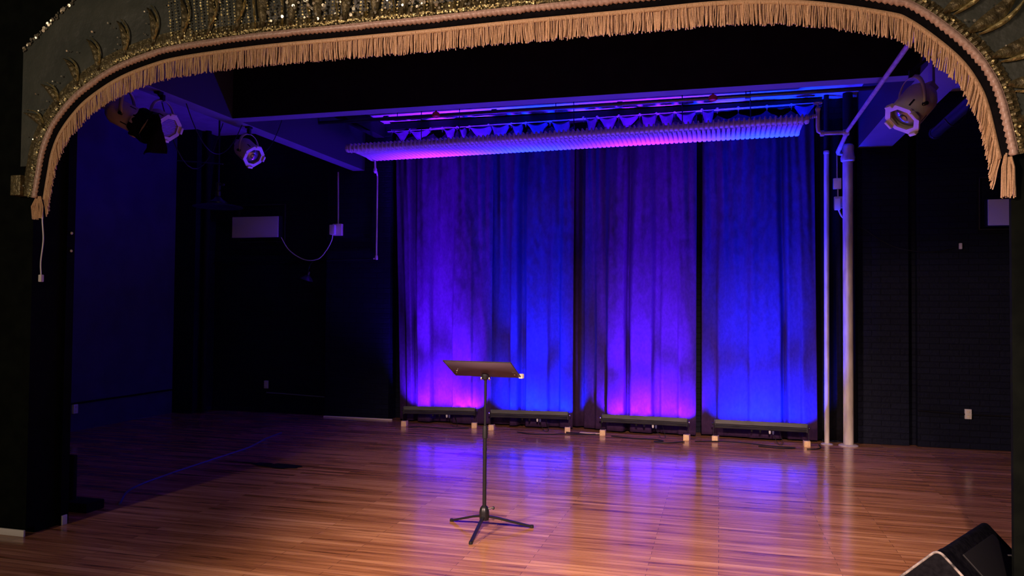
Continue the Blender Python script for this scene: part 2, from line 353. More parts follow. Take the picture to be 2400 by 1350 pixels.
# ================================================================= CURTAINS
rodz = lambda x: 4.055 + (x + 4.25) * 0.012
def curtain(x0, x1, ybase, label, seed, folds, zb=0.03, lean=(0, 0)):
    """folds: list of (x at the left edge of a fold, how far it stands forward)"""
    rnd = random.Random(seed); W = x1 - x0; rz0 = rodz((x0 + x1) / 2); zt = rz0 - 0.03
    seg = []
    for k, (fx, dd) in enumerate(folds):
        e = folds[k + 1][0] if k + 1 < len(folds) else x1
        seg.append((fx - x0, e - x0, dd, rnd.uniform(-.035, .035)))
    ph = rnd.uniform(0, 9)
    def depth(u, z):
        hz = max(0, (z - 1.2) / 3)
        u2 = u + 0.03 * hz * math.sin(z * 1.3 + ph + u * 4)
        u2 = min(max(u2, 0), W - 1e-4); tot = 0; wsum = 0
        for a, c, dd, tilt in seg:
            e = 0.006 + 0.012 * hz; ww = 1 / (1 + math.exp(max(-60, min(60, -(u2 - a) / e)))) - 1 / (1 + math.exp(max(-60, min(60, -(u2 - c) / e))))
            if ww > 1e-3: tot += ww * (dd + tilt * (u2 - (a + c) / 2) / max(.03, c - a)); wsum += ww
        dd = tot / max(wsum, 1e-3)
        g = 0.005 * math.sin(u * 33 + ph + 1.3 * math.sin(z * 1.1)) + (0.016 * hz) * math.sin(u * 52 + ph * 2 + math.sin(z * 1.7 + u * 6))
        g += 0.022 * max(0, (z - 2.5) / 1.5) * noise.noise(Vector((u * 11, z * 1.1, ph)))
        g += 0.006 * noise.noise(Vector((u * 4, z * 1.0, ph + 5))) + 0.003 * noise.noise(Vector((u * 22, z * 9, ph)))
        # creases running diagonally down
        g += 0.008 * max(0, math.sin(u * 26 + z * 4.2 + ph)) * max(0, noise.noise(Vector((u * 2.5, z * .9, ph + 9))))
        return ybase - dd - g
    nu = int(W / 0.009)
    clips = [0.0]
    while clips[-1] < W - 0.12: clips.append(clips[-1] + rnd.uniform(0.16, 0.34))
    clips[-1] = W
    def top(u):
        for i in range(len(clips) - 1):
            if u <= clips[i + 1] + 1e-6: break
        t = (u - clips[i]) / (clips[i + 1] - clips[i]); return zt - 0.07 * math.sin(PI * min(max(t, 0), 1)) ** 0.7
    root = thing('stage_curtain', label, 'curtain', ((x0 + x1) / 2, ybase, 0), 'drapes hung across the back wall')
    cx = (x0 + x1) / 2
    def fn(i, j):
        u = i * W; z = zb + (top(u) - zb) * j
        return (x0 + u - cx + lean[0] * (1 - j) * (1 - i) + lean[1] * (1 - j) * i, depth(u, z) - ybase, z)
    b = B(); b.grid(fn, nu, 80); b.obj('drape', 'cloth', root, smooth=60, solid=0.003)
    # folded-over flaps between the clips
    for i in range(len(clips) - 1):
        if rnd.random() < 0.15: continue
        a, c = clips[i], clips[i + 1]; sag = rnd.uniform(0.08, 0.21); pw = rnd.uniform(0.8, 1.7); a += rnd.uniform(0, .04); c -= rnd.uniform(0, .05); sk = rnd.uniform(-0.25, 0.25)
        def ff(u, v, a=a, c=c, sag=sag, sk=sk, pw=pw):
            env = max(0.0, math.sin(PI * u)) ** pw
            z = zt + 0.02 - v * (sag * env + 0.012) - 0.03 * env
            y = -0.215 + 0.09 * v ** 1.3 - 0.03 * env * (1 - v) + 0.012 * math.sin(v * 11 + 5 * (u - .5) ** 2 * 4) * v * env
            return (x0 + a + (c - a) * (u + sk * v * env * .5) - cx, y, z)
        b = B(); b.grid(ff, 16, 10); b.obj('top_flap', 'cloth', root, smooth=60, solid=0.003)
    for a in clips[:-1]:
        b = B(); b.box((x0 + a - cx - 0.006, -0.18, zt - 0.02), (x0 + a - cx + 0.006, -0.16, rz0 + 0.02), bev=0.002); b.tube([(x0 + a - cx + 0.02 * math.cos(t), -0.17, rz0 + 0.024 * math.sin(t)) for t in [k * PI / 5 for k in range(10)]], 0.003, 6, closed=True)
        b.obj('curtain_clip', 'chrome', root)
    return root
D0, D1, D2, D3 = -0.01, 0.035, 0.085, 0.135
curtain(-4.436, -2.974, 10.07, 'leftmost drape, lit purple from below by the first bar', 11, [(-4.436, D1), (-4.313, D2), (-4.198, D0), (-4.121, D3), (-3.893, D1), (-3.567, D3), (-3.26, D2)], lean=(0.12, 0))
curtain(-3.03, -1.86, 10.105, 'blue-lit drape directly behind and right of the music stand', 22, [(-3.03, D1), (-2.836, D1), (-2.717, D3), (-2.60, D0), (-2.50, D3), (-2.189, D1), (-2.044, D2)])
curtain(-1.72, -0.277, 10.07, 'purple-lit drape in the centre right, between the two blue ones', 37, [(-1.72, D0), (-1.562, D1), (-1.411, D3), (-1.168, -0.02), (-1.113, D3), (-0.819, D1), (-0.723, D2), (-0.499, D3)])
curtain(-0.214, 1.115, 10.08, 'rightmost drape, lit bright blue, beside the thin pipe', 44, [(-0.214, D1), (-0.027, D2), (0.16, D2 + .01), (0.341, D3), (0.722, -0.01), (0.782, D2), (0.939, D2 + .02)], lean=(0, 0.04))
def plain_drape(x0, x1, y, label, seed, m='black_cloth'):
    rnd = random.Random(seed)
    b = B(); b.grid(lambda i, j: (x0 + (x1 - x0) * i, y + 0.022 * math.sin(i * (x1 - x0) * 42 + seed + j), 0.03 + 3.93 * j), 30, 20)
    o = b.obj('narrow_drape', m, smooth=60, solid=0.003); tag(o, label, 'curtain'); return o
plain_drape(-1.90, -1.70, 10.19, 'narrow dark drape in the gap between the middle two curtains', 2, 'cloth')
plain_drape(1.15, 1.62, 10.085, 'black drape hanging behind the two vertical pipes at right', 5)
b = B(); b.tube([(-4.50, 9.90, rodz(-4.5)), (1.19, 9.90, rodz(1.19))], 0.011, 10); o = b.obj('curtain_rod', 'chrome')
tag(o, 'thin metal rod across the top of the lit curtains', 'curtain rod')

# ================================================================= RADIATOR
NSEC = 99
RX0, RX1, RYF, RYR = -4.60, 0.91, 8.93, 9.60
rz = lambda x: 3.585 + (x - RX0) / (RX1 - RX0) * 0.07
root = thing('ceiling_radiator', 'long cast iron column radiator hung flat under the ceiling before the curtains', 'radiator', (RX0, RYF, rz(RX0)))
root.rotation_euler.y = -math.atan(0.07 / (RX1 - RX0))
sp = (RX1 - RX0) / NSEC
def section_mesh():
    b = B(); D = RYR - RYF; t = bmesh.new(); rings = []; n = 12
    st = [(-0.034, .004, .020), (-0.026, .009, .048), (0.0, .011, .060), (0.035, .011, .060), (0.05, .016, .052), (0.062, .0262, .046), (0.10, .0268, .040), (0.14, .0225, .034), (0.17, .0215, .033), (D - .20, .0215, .033), (D - .17, .0225, .034), (D - .13, .0268, .040), (D - .03, .0268, .046), (D + .01, .024, .042), (D + .024, .016, .028), (D + .028, .006, .012)]
    for y, wx, hz in st:
        ring = []
        for j in range(n):
            a = 2 * PI * j / n; ca, sa = math.cos(a), math.sin(a)
            ring.append(t.verts.new((wx * math.copysign(abs(ca) ** .45, ca), y, 0.05 + hz * math.copysign(abs(sa) ** .45, sa))))
        rings.append(ring)
    for i in range(len(rings) - 1):
        for j in range(n): t.faces.new((rings[i][j], rings[i][(j + 1) % n], rings[i + 1][(j + 1) % n], rings[i + 1][j]))
    t.faces.new(rings[0]); t.faces.new(rings[-1][::-1]); b.add(t)
    return b
s0 = section_mesh().obj('section', 'radiator', root, loc=(sp * .5, 0, 0), smooth=50)
for k in range(1, NSEC):
    c = s0.copy(); COL.objects.link(c); c.location = (sp * (k + .5), 0, 0); c.parent = root
for yy, nm in ((0.03, 'header_pipe'), (RYR - RYF - 0.03, 'header_pipe')):
    b = B(); b.tube([(-0.0, yy, 0.05), (RX1 - RX0, yy, 0.05)], 0.036, 12); b.obj(nm, 'radiator', root)
for xx in (0.0, RX1 - RX0):
    s_ = -1 if xx == 0 else 1
    b = B(); b.lathe([(0.05, 0), (0.056, 0.012), (0.05, 0.035), (0.035, 0.045)], 8, Matrix.Translation((xx, 0.02, 0.05)) @ Matrix.Rotation(s_ * PI / 2, 4, 'Y')); b.obj('end_plug', 'radiator', root)
# rods that hang it from the ceiling
for k, xr in enumerate((-3.72, -3.2, -1.72, -0.42, 0.35)):
    b = B(); b.tube([(xr - RX0, 0.3, 0.05), (xr - RX0, 0.3, CEIL - rz(xr) - 0.003)], 0.006, 6); b.lathe([(0.02, 0), (0.02, 0.01)], 10, Matrix.Translation((xr - RX0, 0.3, CEIL - rz(xr) - 0.015)))
    b.obj('hanger_rod', 'black_metal', root)
# valves
b = B(); b.tube([(0.08, RYR - RYF - 0.06, 0.02), (0.08, RYR - RYF - 0.05, -0.10)], 0.014, 8); b.lathe([(0.01, -0.17), (0.024, -0.15), (0.026, -0.12), (0.012, -0.09)], 10, Matrix.Translation((0.08, RYR - RYF - 0.05, 0))); b.obj('drain_valve', 'pipe_paint', root)

# left thin pipe from the radiator to the wall and down
ZR = 3.585
b = B()
P = [(-4.50, 9.56, ZR - 0.16), (-4.66, 9.9, 3.50), (-4.71, 10.03, 3.47), (-4.715, 10.045, 3.42), (-4.715, 10.045, 2.34), (-4.72, 10.045, 2.30), (-4.76, 10.05, 2.287)]
b.tube(P, 0.012, 8); b.lathe([(0.02, -0.03), (0.022, 0), (0.02, 0.03)], 10, Matrix.Translation((-4.715, 10.045, 2.30)))

tag(b.obj('drain_pipe', 'pipe_paint'), 'thin pipe running from the radiator down the wall left of curtains', 'pipe')

b = B(); b.tube([(-4.78, 10.05, 2.285), (-5.5, 10.05, 2.27), (-5.58, 10.19, 2.268), (-7.5, 10.19, 2.25)], 0.011, 8)
tag(b.obj('wall_conduit', 'black_paint'), 'black painted horizontal conduit across the left back wall above the dome lamp', 'conduit')
# sprinkler line
root = thing('sprinkler_pipe', 'black sprinkler pipe along the ceiling above the radiator', 'pipe', (0, 8.75, 3.945))
b = B(); b.tube([(-4.93, 0, -0.01), (1.6, 0, 0.01)], 0.024, 10)
for x in (-4.0, -2.6, -1.1, 0.3): b.tube([(x - .03, 0, 0), (x + .03, 0, 0)], 0.032, 10)
b.obj('pipe', 'black_metal', root)
for x in (-3.85, -1.85, 0.28): 
    b = B(); b.tube([(x, 0, 0), (x, 0, CEIL - 3.945)], 0.006, 6); b.obj('hanger', 'black_metal', root)
for x, lb in ((-3.33, 'left'), (-0.07, 'right')):
    b = B(); b.lathe([(0.012, 0.03), (0.014, 0.0), (0.04, -0.012), (0.05, -0.04), (0.045, -0.06), (0.02, -0.075)], 14, Matrix.Translation((x, -0.03, 0.035))); b.obj('sprinkler_head', 'red', root)


# ================================================================= RIGHT PIPES
root = thing('steam_riser', 'thick vertical steam pipe, cream paint, at right of the curtains', 'pipe', (1.487, 9.9, 0))
b = B(); b.tube([(0, 0, 0.015), (0, 0, 3.42)], 0.058, 20); b.obj('painted_pipe', 'pipe_paint', root)
b = B(); b.lathe([(0.062, 3.39), (0.078, 3.40), (0.082, 3.44), (0.074, 3.46), (0.066, 3.52), (0.07, 3.55), (0.07, 3.58), (0.055, 3.60)], 20); b.obj('coupling', 'pipe_paint', root)
b = B(); b.tube([(0, 0, 3.56), (0, 0, CEIL)], 0.056, 18); b.obj('upper_pipe', 'black_paint', root)
b = B(); b.lathe([(0.11, 0.001), (0.11, 0.008), (0.085, 0.018), (0.06, 0.02)], 22); b.obj('floor_flange', 'pipe_paint', root)
root = thing('thin_riser', 'thinner vertical pipe just left of the thick riser, blue on one side', 'pipe', (1.252, 9.93, 0))
b = B(); b.tube([(0, 0, 0.01), (0, 0, 3.52)], 0.029, 16); b.lathe([(0.032, 3.50), (0.034, 3.51), (0.034, 3.53), (0.03, 3.54)], 16); b.obj('painted_pipe', 'pipe_paint', root)
b = B(); b.tube([(0, 0, 3.53), (0, 0, CEIL)], 0.030, 14); b.obj('upper_pipe', 'black_paint', root)
b = B(); b.lathe([(0.07, 0.001), (0.07, 0.006), (0.05, 0.012), (0.03, 0.014)], 18); b.obj('floor_flange', 'pipe_paint', root)
# supply branch: radiator valve -> elbow -> sloping pipe
root = thing('radiator_supply_pipe', 'cream elbowed pipe joining the radiator valve to the thick riser', 'pipe', (1.07, 9.0, 3.7))
def loc(p): return Vector(p) - Vector((1.07, 9.0, 3.7))
b = B()
pr1 = [(0.93, 8.95, 3.72), (1.0, 8.96, 3.745), (1.045, 8.98, 3.745)]
b.tube([loc(p) for p in pr1], 0.016, 10)
for q in range(5): b.lathe([(0.02, 0), (0.024, .006), (0.02, .012)], 10, Matrix.Translation(loc((0.945 + .02 * q, 8.955, 3.725 + .004 * q))) @ Matrix.Rotation(PI / 2, 4, 'Y'))
b.tube([loc(p) for p in [(1.045, 8.98, 3.80), (1.045, 8.98, 3.62), (1.05, 8.98, 3.575), (1.09, 8.99, 3.55), (1.33, 9.0, 3.55), (1.345, 9.02, 3.55)]], 0.022, 12)
b.lathe([(0.03, -.02), (0.033, 0), (0.03, .02)], 12, Matrix.Translation(loc((1.09, 8.99, 3.55))) @ Matrix.Rotation(PI / 2, 4, 'Y'))
b.lathe([(0.032, -.03), (0.036, 0), (0.032, .03)], 12, Matrix.Translation(loc((1.335, 9.0, 3.55))) @ Matrix.Rotation(PI / 2, 4, 'Y'))
b.obj('elbow_pipe', 'pipe_paint', root)
b = B(); b.lathe([(0.012, -0.05), (0.022, -0.03), (0.03, 0.0), (0.022, 0.02), (0.01, 0.03), (0.008, 0.06)], 12, Matrix.Translation(loc((1.045, 8.98, 3.82)))); b.obj('valve_body', 'pipe_paint', root)
b = B(); b.tube([loc((1.045 + 0.045 * math.cos(t), 8.98 + 0.045 * math.sin(t), 3.885)) for t in [k * PI / 7 for k in range(14)]], 0.006, 6, closed=True); b.box(loc((1.0, 8.975, 3.882)), loc((1.09, 8.985, 3.888))); b.obj('handwheel', 'pipe_paint', root)
b = B(); b.tube([loc(p) for p in [(1.345, 9.0, 3.55), (1.36, 9.78, 3.49), (1.375, 9.84, 3.485), (1.44, 9.9, 3.485)]], 0.024, 12); b.obj('lower_branch', 'pipe_paint', root)
b = B(); b.tube([loc(p) for p in [(1.345, 9.0, 3.56), (1.255, 5.0, 3.44)]], 0.019, 12); b.obj('sloping_pipe', 'pipe_paint', root)
# lighting pipe at right
b = B(); b.tube([(2.02, 8.2, 3.33), (1.94, 4.7, 3.33)], 0.05, 16); b.lathe([(0.055, -.03), (0.06, 0), (0.055, .02)], 16, Matrix.Translation((2.02, 8.2, 3.33)) @ Matrix.Rotation(PI / 2, 4, 'X'))
tag(b.obj('batten_pipe', 'black_metal'), 'thick dark pipe running front to back right of the right stage light', 'pipe')
b = B(); b.box((1.58, 6.5, 3.28), (1.60, 6.62, 3.66), bev=.004)
MT['bracket'] = mat('bracket_paint', (0.3, 0.28, 0.32), 0.5)
tag(b.obj('hanging_bracket', 'bracket'), 'flat painted bracket strap hanging from the right beam beside the stage light', 'bracket')

# ================================================================= PAR CANS
def par_can(label, pos, aim, bx=None, yoke_dir=(0, 0, 1), gel='lens', beamz=3.56, size=1.0, cat='stage light', hood=False, yl=0.2):
    pos = Vector(pos); d = (Vector(aim) - pos).normalized()
    root = thing('par_can', label, cat, pos, 'cream stage lights on the side beams')
    q = d.to_track_quat('Z', 'Y').to_matrix().to_4x4() @ Matrix.Diagonal((size, size, size, 1))
    b = B(); b.lathe([(0.105, 0.0), (0.110, -0.01), (0.110, -0.205), (0.104, -0.225), (0.080, -0.262), (0.055, -0.275), (0.02, -0.28)], 28, q, cap=False)
    b.lathe([(0.101, 0.0), (0.101, -0.16), (0.09, -0.19)], 28, q, cap=False)
    b.obj('can_body', 'offwhite_metal', root)
    b = B(); b.box((-.045, -.035, -.325), (.045, .035, -.272), q, bev=.008); b.obj('rear_cap', 'offwhite_metal', root)
    # octagonal gel frame
    b = B(); n = 8
    b.lathe([(0.090, 0.012), (0.128, 0.012), (0.128, -0.004), (0.090, -0.004), (0.090, 0.012)], 8, q, cap=False)
    b.obj('gel_frame', 'offwhite_metal', root, smooth=20)
    for a in (0, PI / 2, PI, -PI / 2):
        b = B(); b.box((-.03, .112, 0.0), (.03, .134, .03), q @ Matrix.Rotation(a, 4, 'Z'), bev=.003); b.obj('frame_clip', 'offwhite_metal', root)
    b = B(); b.lathe([(0.09, -0.03), (0.07, -0.012), (0.03, -0.004), (0.003, -0.002)], 24, q, cap=False)
    if gel == 'lens':
        b.lathe([(0.03, 0.002), (0.02, 0.008), (0.002, 0.01)], 12, q, cap=False)
    else:
        for k in range(-6, 7):
            hw = math.sqrt(max(0.0, .086 ** 2 - (k * .0135) ** 2)); b.box((-hw, k * .0135 - .005, -.004), (hw, k * .0135 + .005, .002), q)
    b.obj('lens', gel, root)
    for a in (0.6, 2.2, 3.9, 5.3):
        b = B(); b.box((-.006, .1065, -.09), (.006, .110, -.03), q @ Matrix.Rotation(a, 4, 'Z')); b.obj('vent_slot', 'rubber', root)
    # yoke: a U from both side pivots to the top
    side = d.cross(Vector((0, 0, 1))).normalized(); piv = d * (-0.10 * size)
    yd = Vector(yoke_dir).normalized(); t = bmesh.new(); rows = []
    for k in range(17):
        a = PI * k / 16; o = piv + side * (0.125 * size * math.cos(a)) + yd * (yl * (math.sin(a) ** 0.7))
        rows.append([t.verts.new(o + d * .018), t.verts.new(o - d * .018)])
    for k in range(16): t.faces.new((rows[k][0], rows[k + 1][0], rows[k + 1][1], rows[k][1]))
    b = B(); b.add(t); b.obj('yoke', 'offwhite_metal', root, solid=0.005)
    for s_ in (1, -1):
        b = B(); b.tube([piv + side * s_ * .108 * size, piv + side * s_ * .145 * size], 0.014, 10); b.obj('pivot_knob', 'rubber', root)
    top = piv + yd * yl
    b = B(); b.box(top + Vector((-.018, -.018, -.01)), top + Vector((.018, .018, .05)), bev=.004)
    zb = beamz - pos.z
    tx = top.x if bx is None else bx - pos.x
    b.tube([top + Vector((0, 0, .04)), Vector((top.x * .5 + tx * .5, top.y, zb - .05)), Vector((tx, top.y, zb - .03)), Vector((tx, top.y, zb))], 0.011, 8)
    b.box(Vector((tx - .03, top.y - .03, zb - .02)), Vector((tx + .03, top.y + .03, zb + .002)), bev=.004)
    b.obj('clamp', 'rubber', root)
    return root
def tgt(p, d): return Vector(p) + Vector(d)
p_ = (-4.90, 7.3, 3.225); par_can('cream stage light with blue glinting lens, hung centre left over the wall panel', p_, tgt(p_, (.75, -.25, -.55)), bx=-4.98)
p_ = (1.33, 6.3, 3.05); par_can('cream stage light at right beneath the right beam, tilted down and left', p_, tgt(p_, (-.60, -.30, -.72)), bx=1.64, yl=0.24, size=1.12)
p_ = (-4.85, 5.9, 3.215); par_can('cream stage light at left with a ribbed filter glowing purple', p_, tgt(p_, (.85, -.22, -.42)), gel='tan_gel', bx=-4.98, yl=0.22)
p_ = (-4.83, 5.5, 3.17); lp = par_can('cream stage light at far left behind the fringe, with black foil hood', p_, tgt(p_, (.80, .22, -.42)), gel='tan_gel', bx=-4.98, yl=0.22)
# crumpled black foil hood on that light
d = Vector((.80, .22, -.42)).normalized(); q = d.to_track_quat('Z', 'Y').to_matrix().to_4x4()
def hoodf(u, v):
    a = 2 * PI * u; r = 0.12 + 0.02 * v + 0.03 * noise.noise(Vector((math.cos(a) * 1.6, math.sin(a) * 1.6, v * 2)))
    return q @ Vector((r * math.cos(a), r * math.sin(a), 0.0 + 0.13 * v + 0.05 * noise.noise(Vector((math.cos(a) * 2, math.sin(a) * 2, 4)))))
b = B(); b.grid(hoodf, 28, 8); b.obj('foil_hood', 'black_cloth', lp, smooth=0, solid=0.003)
def flapf(u, v):
    return (-0.02 + 0.20 * u + .02 * noise.noise(Vector((u * 4, v * 4, 1))), 0.10 + 0.05 * math.sin(u * 5 + v * 3), -0.02 - 0.24 * v + 0.05 * u - 0.04 * u * v)
b = B(); b.grid(flapf, 12, 12); b.obj('hanging_flap', 'black_cloth', lp, smooth=0, solid=0.003)

# pendant lamp at left
root = thing('pendant_lamp', 'wide-shaded black pendant lamp on a long pole, upper left near wall panel', 'lamp', (-6.21, 8.5, 2.87))
b = B(); b.tube([(0, 0, 0.2), (0, 0, CEIL - 2.87)], 0.012, 8); b.obj('pole', 'black_metal', root)
b = B(); b.lathe([(0.02, 0.12), (0.035, 0.13), (0.035, 0.19), (0.022, 0.20), (0.022, 0.21), (0.03, 0.22), (0.03, 0.30), (0.015, 0.31)], 14); b.box((0.02, -.012, .265), (.085, .012, .29), bev=.003); b.obj('socket', 'grey_metal', root)
b = B(); b.lathe([(0.03, 0.125), (0.06, 0.09), (0.11, 0.06), (0.125, 0.05), (0.125, 0.035), (0.15, 0.03), (0.30, 0.0), (0.31, -0.012), (0.30, -0.008), (0.12, 0.02), (0.05, 0.08)], 32, cap=False); b.obj('lamp_shade', 'black_metal', root)
# little shaded lamp below the conduit
root = thing('wall_lamp', 'small dark dome lamp hanging crooked low on the back wall at left', 'lamp', (-5.83, 10.05, 2.0))
b = B(); b.tube(catmull([(0.05, 0.12, 0.26), (0.06, 0.02, 0.22), (0.035, 0.0, 0.14), (0.03, 0, 0.07)], 5), 0.006, 8); b.obj('arm', 'black_metal', root)
b = B(); mx = Matrix.Translation((0.03, 0, 0.06)) @ Matrix.Rotation(0.35, 4, 'Y'); b.lathe([(0.016, 0.05), (0.02, 0.03), (0.02, 0.0), (0.035, -0.01), (0.075, -0.04), (0.10, -0.075), (0.095, -0.075), (0.07, -0.045), (0.03, -0.015)], 24, mx, cap=False); b.obj('lamp_shade', 'grey_metal', root)

# ================================================================= WALL UNITS
def wall_unit(x0, x1, z0, z1, fx0, fx1, fz0, fz1, ywall, label):
    root = thing('wall_panel_unit', label, 'wall unit', ((x0 + x1) / 2, ywall, z0)); cx = (x0 + x1) / 2
    b = B(); b.box((x0 - cx - .01, -0.13, -0.01), (x1 - cx + .01, -0.0, z1 - z0 + .01), bev=.006); b.obj('housing', 'black_metal', root)
    b = B(); b.box((x0 - cx, -0.15, 0), (x1 - cx, -0.13, z1 - z0), bev=.005); b.obj('face_panel', 'panel', root)
    for lo, hi in (((fx0, fz1 - .012), (fx1, fz1)), ((fx0, fz0), (fx1, fz0 + .012)), ((fx1 - .012, fz0), (fx1, fz1)), ((fx0, fz0), (fx0 + .012, fz1))):
        b = B(); b.box((lo[0] - cx, -0.035, lo[1] - z0), (hi[0] - cx, -0.0, hi[1] - z0), bev=.003); b.obj('frame_bar', 'grey_metal', root)
    return root
wall_unit(-7.09, -6.31, 2.62, 2.93, -7.06, -6.27, 2.56, 3.13, 10.2, 'pale rectangular panel unit in a thin frame on the wall at left')
wall_unit(2.99, 3.78, 2.60, 2.90, 2.93, 3.82, 2.56, 3.18, 10.09, 'pale panel unit on the right wall, half hidden behind the arch jamb')

def outlet(x, y, z, axis, label, m='white', w_=.07, h_=.115):
    root = thing('wall_outlet', label, 'outlet', (x, y, z))
    mx = Matrix.Identity(4) if axis == 'y' else Matrix.Rotation(PI / 2, 4, 'Z')
    b = B(); b.box((-w_ / 2, -0.03, -h_ / 2), (w_ / 2, 0, h_ / 2), mx, bev=.004); b.obj('cover_plate', m, root)
    for dz in (-.026, .026):
        b = B(); b.box((-.016, -.034, dz - .013), (.016, -.029, dz + .013), mx, bev=.003); b.box((-.009, -.0355, dz - .006), (-.006, -.033, dz + .006), mx); b.box((.006, -.0355, dz - .006), (.009, -.033, dz + .006), mx)
        b.obj('socket', 'offwhite_metal', root)
    return root
outlet(2.81, 10.1, 0.41, 'y', 'pale wall outlet low on the right side of the back wall')
outlet(-6.56, 10.22, 0.42, 'y', 'wall outlet low on the dark brick at left', w_=.06)
outlet(-7.85, 7.95, 0.28, 'x', 'wall outlet low on the left side wall, beside the arch jamb')
# left plug box with conduit and cable
root = thing('switch_box', 'metal outlet box at the end of a vertical conduit on left back wall', 'electrical box', (-5.33, 10.08, 2.71))
b = B(); b.box((-.07, -.06, -.085), (.07, 0, .085), bev=.005); b.obj('box', 'offwhite_metal', root)
b = B(); b.box((-.09, -.12, -.075), (-.01, -.06, .065), bev=.008); b.obj('plug_adapter', 'white', root)
b = B(); b.tube([(-.0, -.02, .08), (-.015, -.02, CEIL - 2.71 - .67)], 0.011, 8); b.obj('conduit', 'pipe_paint', root)
b = B(); b.tube(catmull([(-.05, -.09, -.07), (-.07, -.08, -.16), (-.17, -.05, -.30), (-.33, 0.0, -.42), (-.6, .08, -.42), (-.85, .08, -.28), (-.98, .05, -.08)], 8), 0.007, 8); b.obj('cord', 'white', root)
# right boxes
root = thing('junction_box', 'upper small metal box on the conduit between the two right pipes', 'electrical box', (1.385, 10.05, 3.15))
b = B(); b.box((-.045, -.05, -.065), (.045, 0.0, .065), bev=.005); b.obj('box', 'offwhite_metal', root)
b = B(); b.tube([(0, -.02, .06), (0, -.02, .42)], .008, 8); b.obj('conduit', 'pipe_paint', root)
root = thing('socket_box', 'lower metal outlet box with white plug between the two right pipes', 'electrical box', (1.395, 10.05, 2.92))
b = B(); b.box((-.045, -.05, -.07), (.055, 0.0, .07), bev=.005); b.obj('box', 'offwhite_metal', root)
b = B(); b.tube([(0, -.02, .06), (0, -.02, .18)], .008, 8); b.obj('conduit', 'pipe_paint', root)
b = B(); b.box((-.05, -.10, -.10), (.02, -.05, .04), bev=.01); b.obj('plug', 'white', root)
b = B(); b.tube(catmull([(0.0, -.08, -.1), (0.03, -.08, -.17), (0.07, -.07, -.22), (0.08, -.07, -.29)], 6), 0.010, 8); b.obj('cord', 'white', root)
b = B(); b.tube(catmull([(1.50, 10.09, 2.66), (1.65, 10.10, 2.63), (1.95, 10.10, 2.42), (2.2, 10.08, 2.33), (2.45, 10.08, 2.31), (2.68, 10.08, 2.36), (2.72, 10.08, 2.385)], 8), 0.006, 6)
tag(b.obj('wall_cable', 'rubber'), 'thin dark cable drooping across the right back wall', 'cable')
b = B(); b.box((2.725, 10.06, 2.34), (2.755, 10.10, 2.41), bev=.005); tag(b.obj('cable_end', 'white'), 'tiny white connector at the end of the drooping right wall cable', 'connector')
b = B(); b.tube([(2.28, 10.085, 0.43), (2.78, 10.085, 0.405)], .01, 8); b.tube([(2.84, 10.085, 0.405), (3.85, 10.085, 0.40)], .01, 8); tag(b.obj('outlet_conduit', 'black_paint'), 'black painted conduit running into the low right outlet', 'conduit')
b = B(); b.tube([(-7.83, 4.8, 0.36), (-7.83, 9.74, 0.345)], .012, 8); tag(b.obj('side_wall_conduit', 'black_paint'), 'dark conduit low along the left side wall', 'conduit')
b = B(); b.tube([(-6.55, 10.2, 0.30), (-6.3, 10.2, 0.295), (-5.55, 10.2, 0.27)], .008, 8); tag(b.obj('low_conduit', 'beam'), 'thin conduit low on the brick right of the left outlet', 'conduit')
b = B(); b.tube([(-7.42, 9.9, 0.0), (-7.42, 9.9, CEIL)], 0.045, 14); b.lathe([(.055, 0), (.06, .03), (.055, .06)], 14, Matrix.Translation((-7.42, 9.9, 1.95)))
tag(b.obj('corner_pipe', 'black_paint'), 'black vertical pipe in the far left corner', 'pipe')

# hanging cables by the left stage lights
def droop(p0, p1, sag, r=.005, n=12):
    p0, p1 = Vector(p0), Vector(p1); return [p0.lerp(p1, i / n) - Vector((0, 0, sag * 4 * (i / n) * (1 - i / n))) for i in range(n + 1)]
for pts, lab in ((droop((-5.05, 6.05, 3.5), (-5.0, 6.9, 3.5), .55), 'cable loop hanging under the left purple stage light'),
                 (droop((-4.98, 6.3, 3.55), (-4.98, 7.2, 3.55), .40), 'dark cable looping between the two left-hand stage lights'),
                 (droop((-4.93, 7.48, 3.3), (-4.87, 7.85, 3.85), .12), 'thin cable rising from the centre left stage light to the beam side'),
                 (droop((1.6, 6.25, 3.02), (1.9, 6.6, 3.3), .14), 'cable loop behind the right stage light'),
                 (droop((1.9, 6.0, 3.30), (2.1, 6.4, 3.36), .25), 'drooping cable loop right of the right stage light near the fringe')):
    b = B(); b.tube(pts, .005, 6); tag(b.obj('hanging_cable', 'rubber'), lab, 'cable')
b = B(); b.tube([(-6.6, 8.2, 3.42), (-5.5, 7.6, 3.22)], .008, 8); tag(b.obj('brace_rod', 'grey_metal'), 'thin sloping rod left of the centre left stage light', 'rod')

# ================================================================= MUSIC STAND
root = thing('music_stand', 'black music stand alone on the wooden stage floor, desk tilted back', 'music stand', (-1.63, 5.33, 0))
b = B()
MT['desk_rim'] = MT['stand_desk']
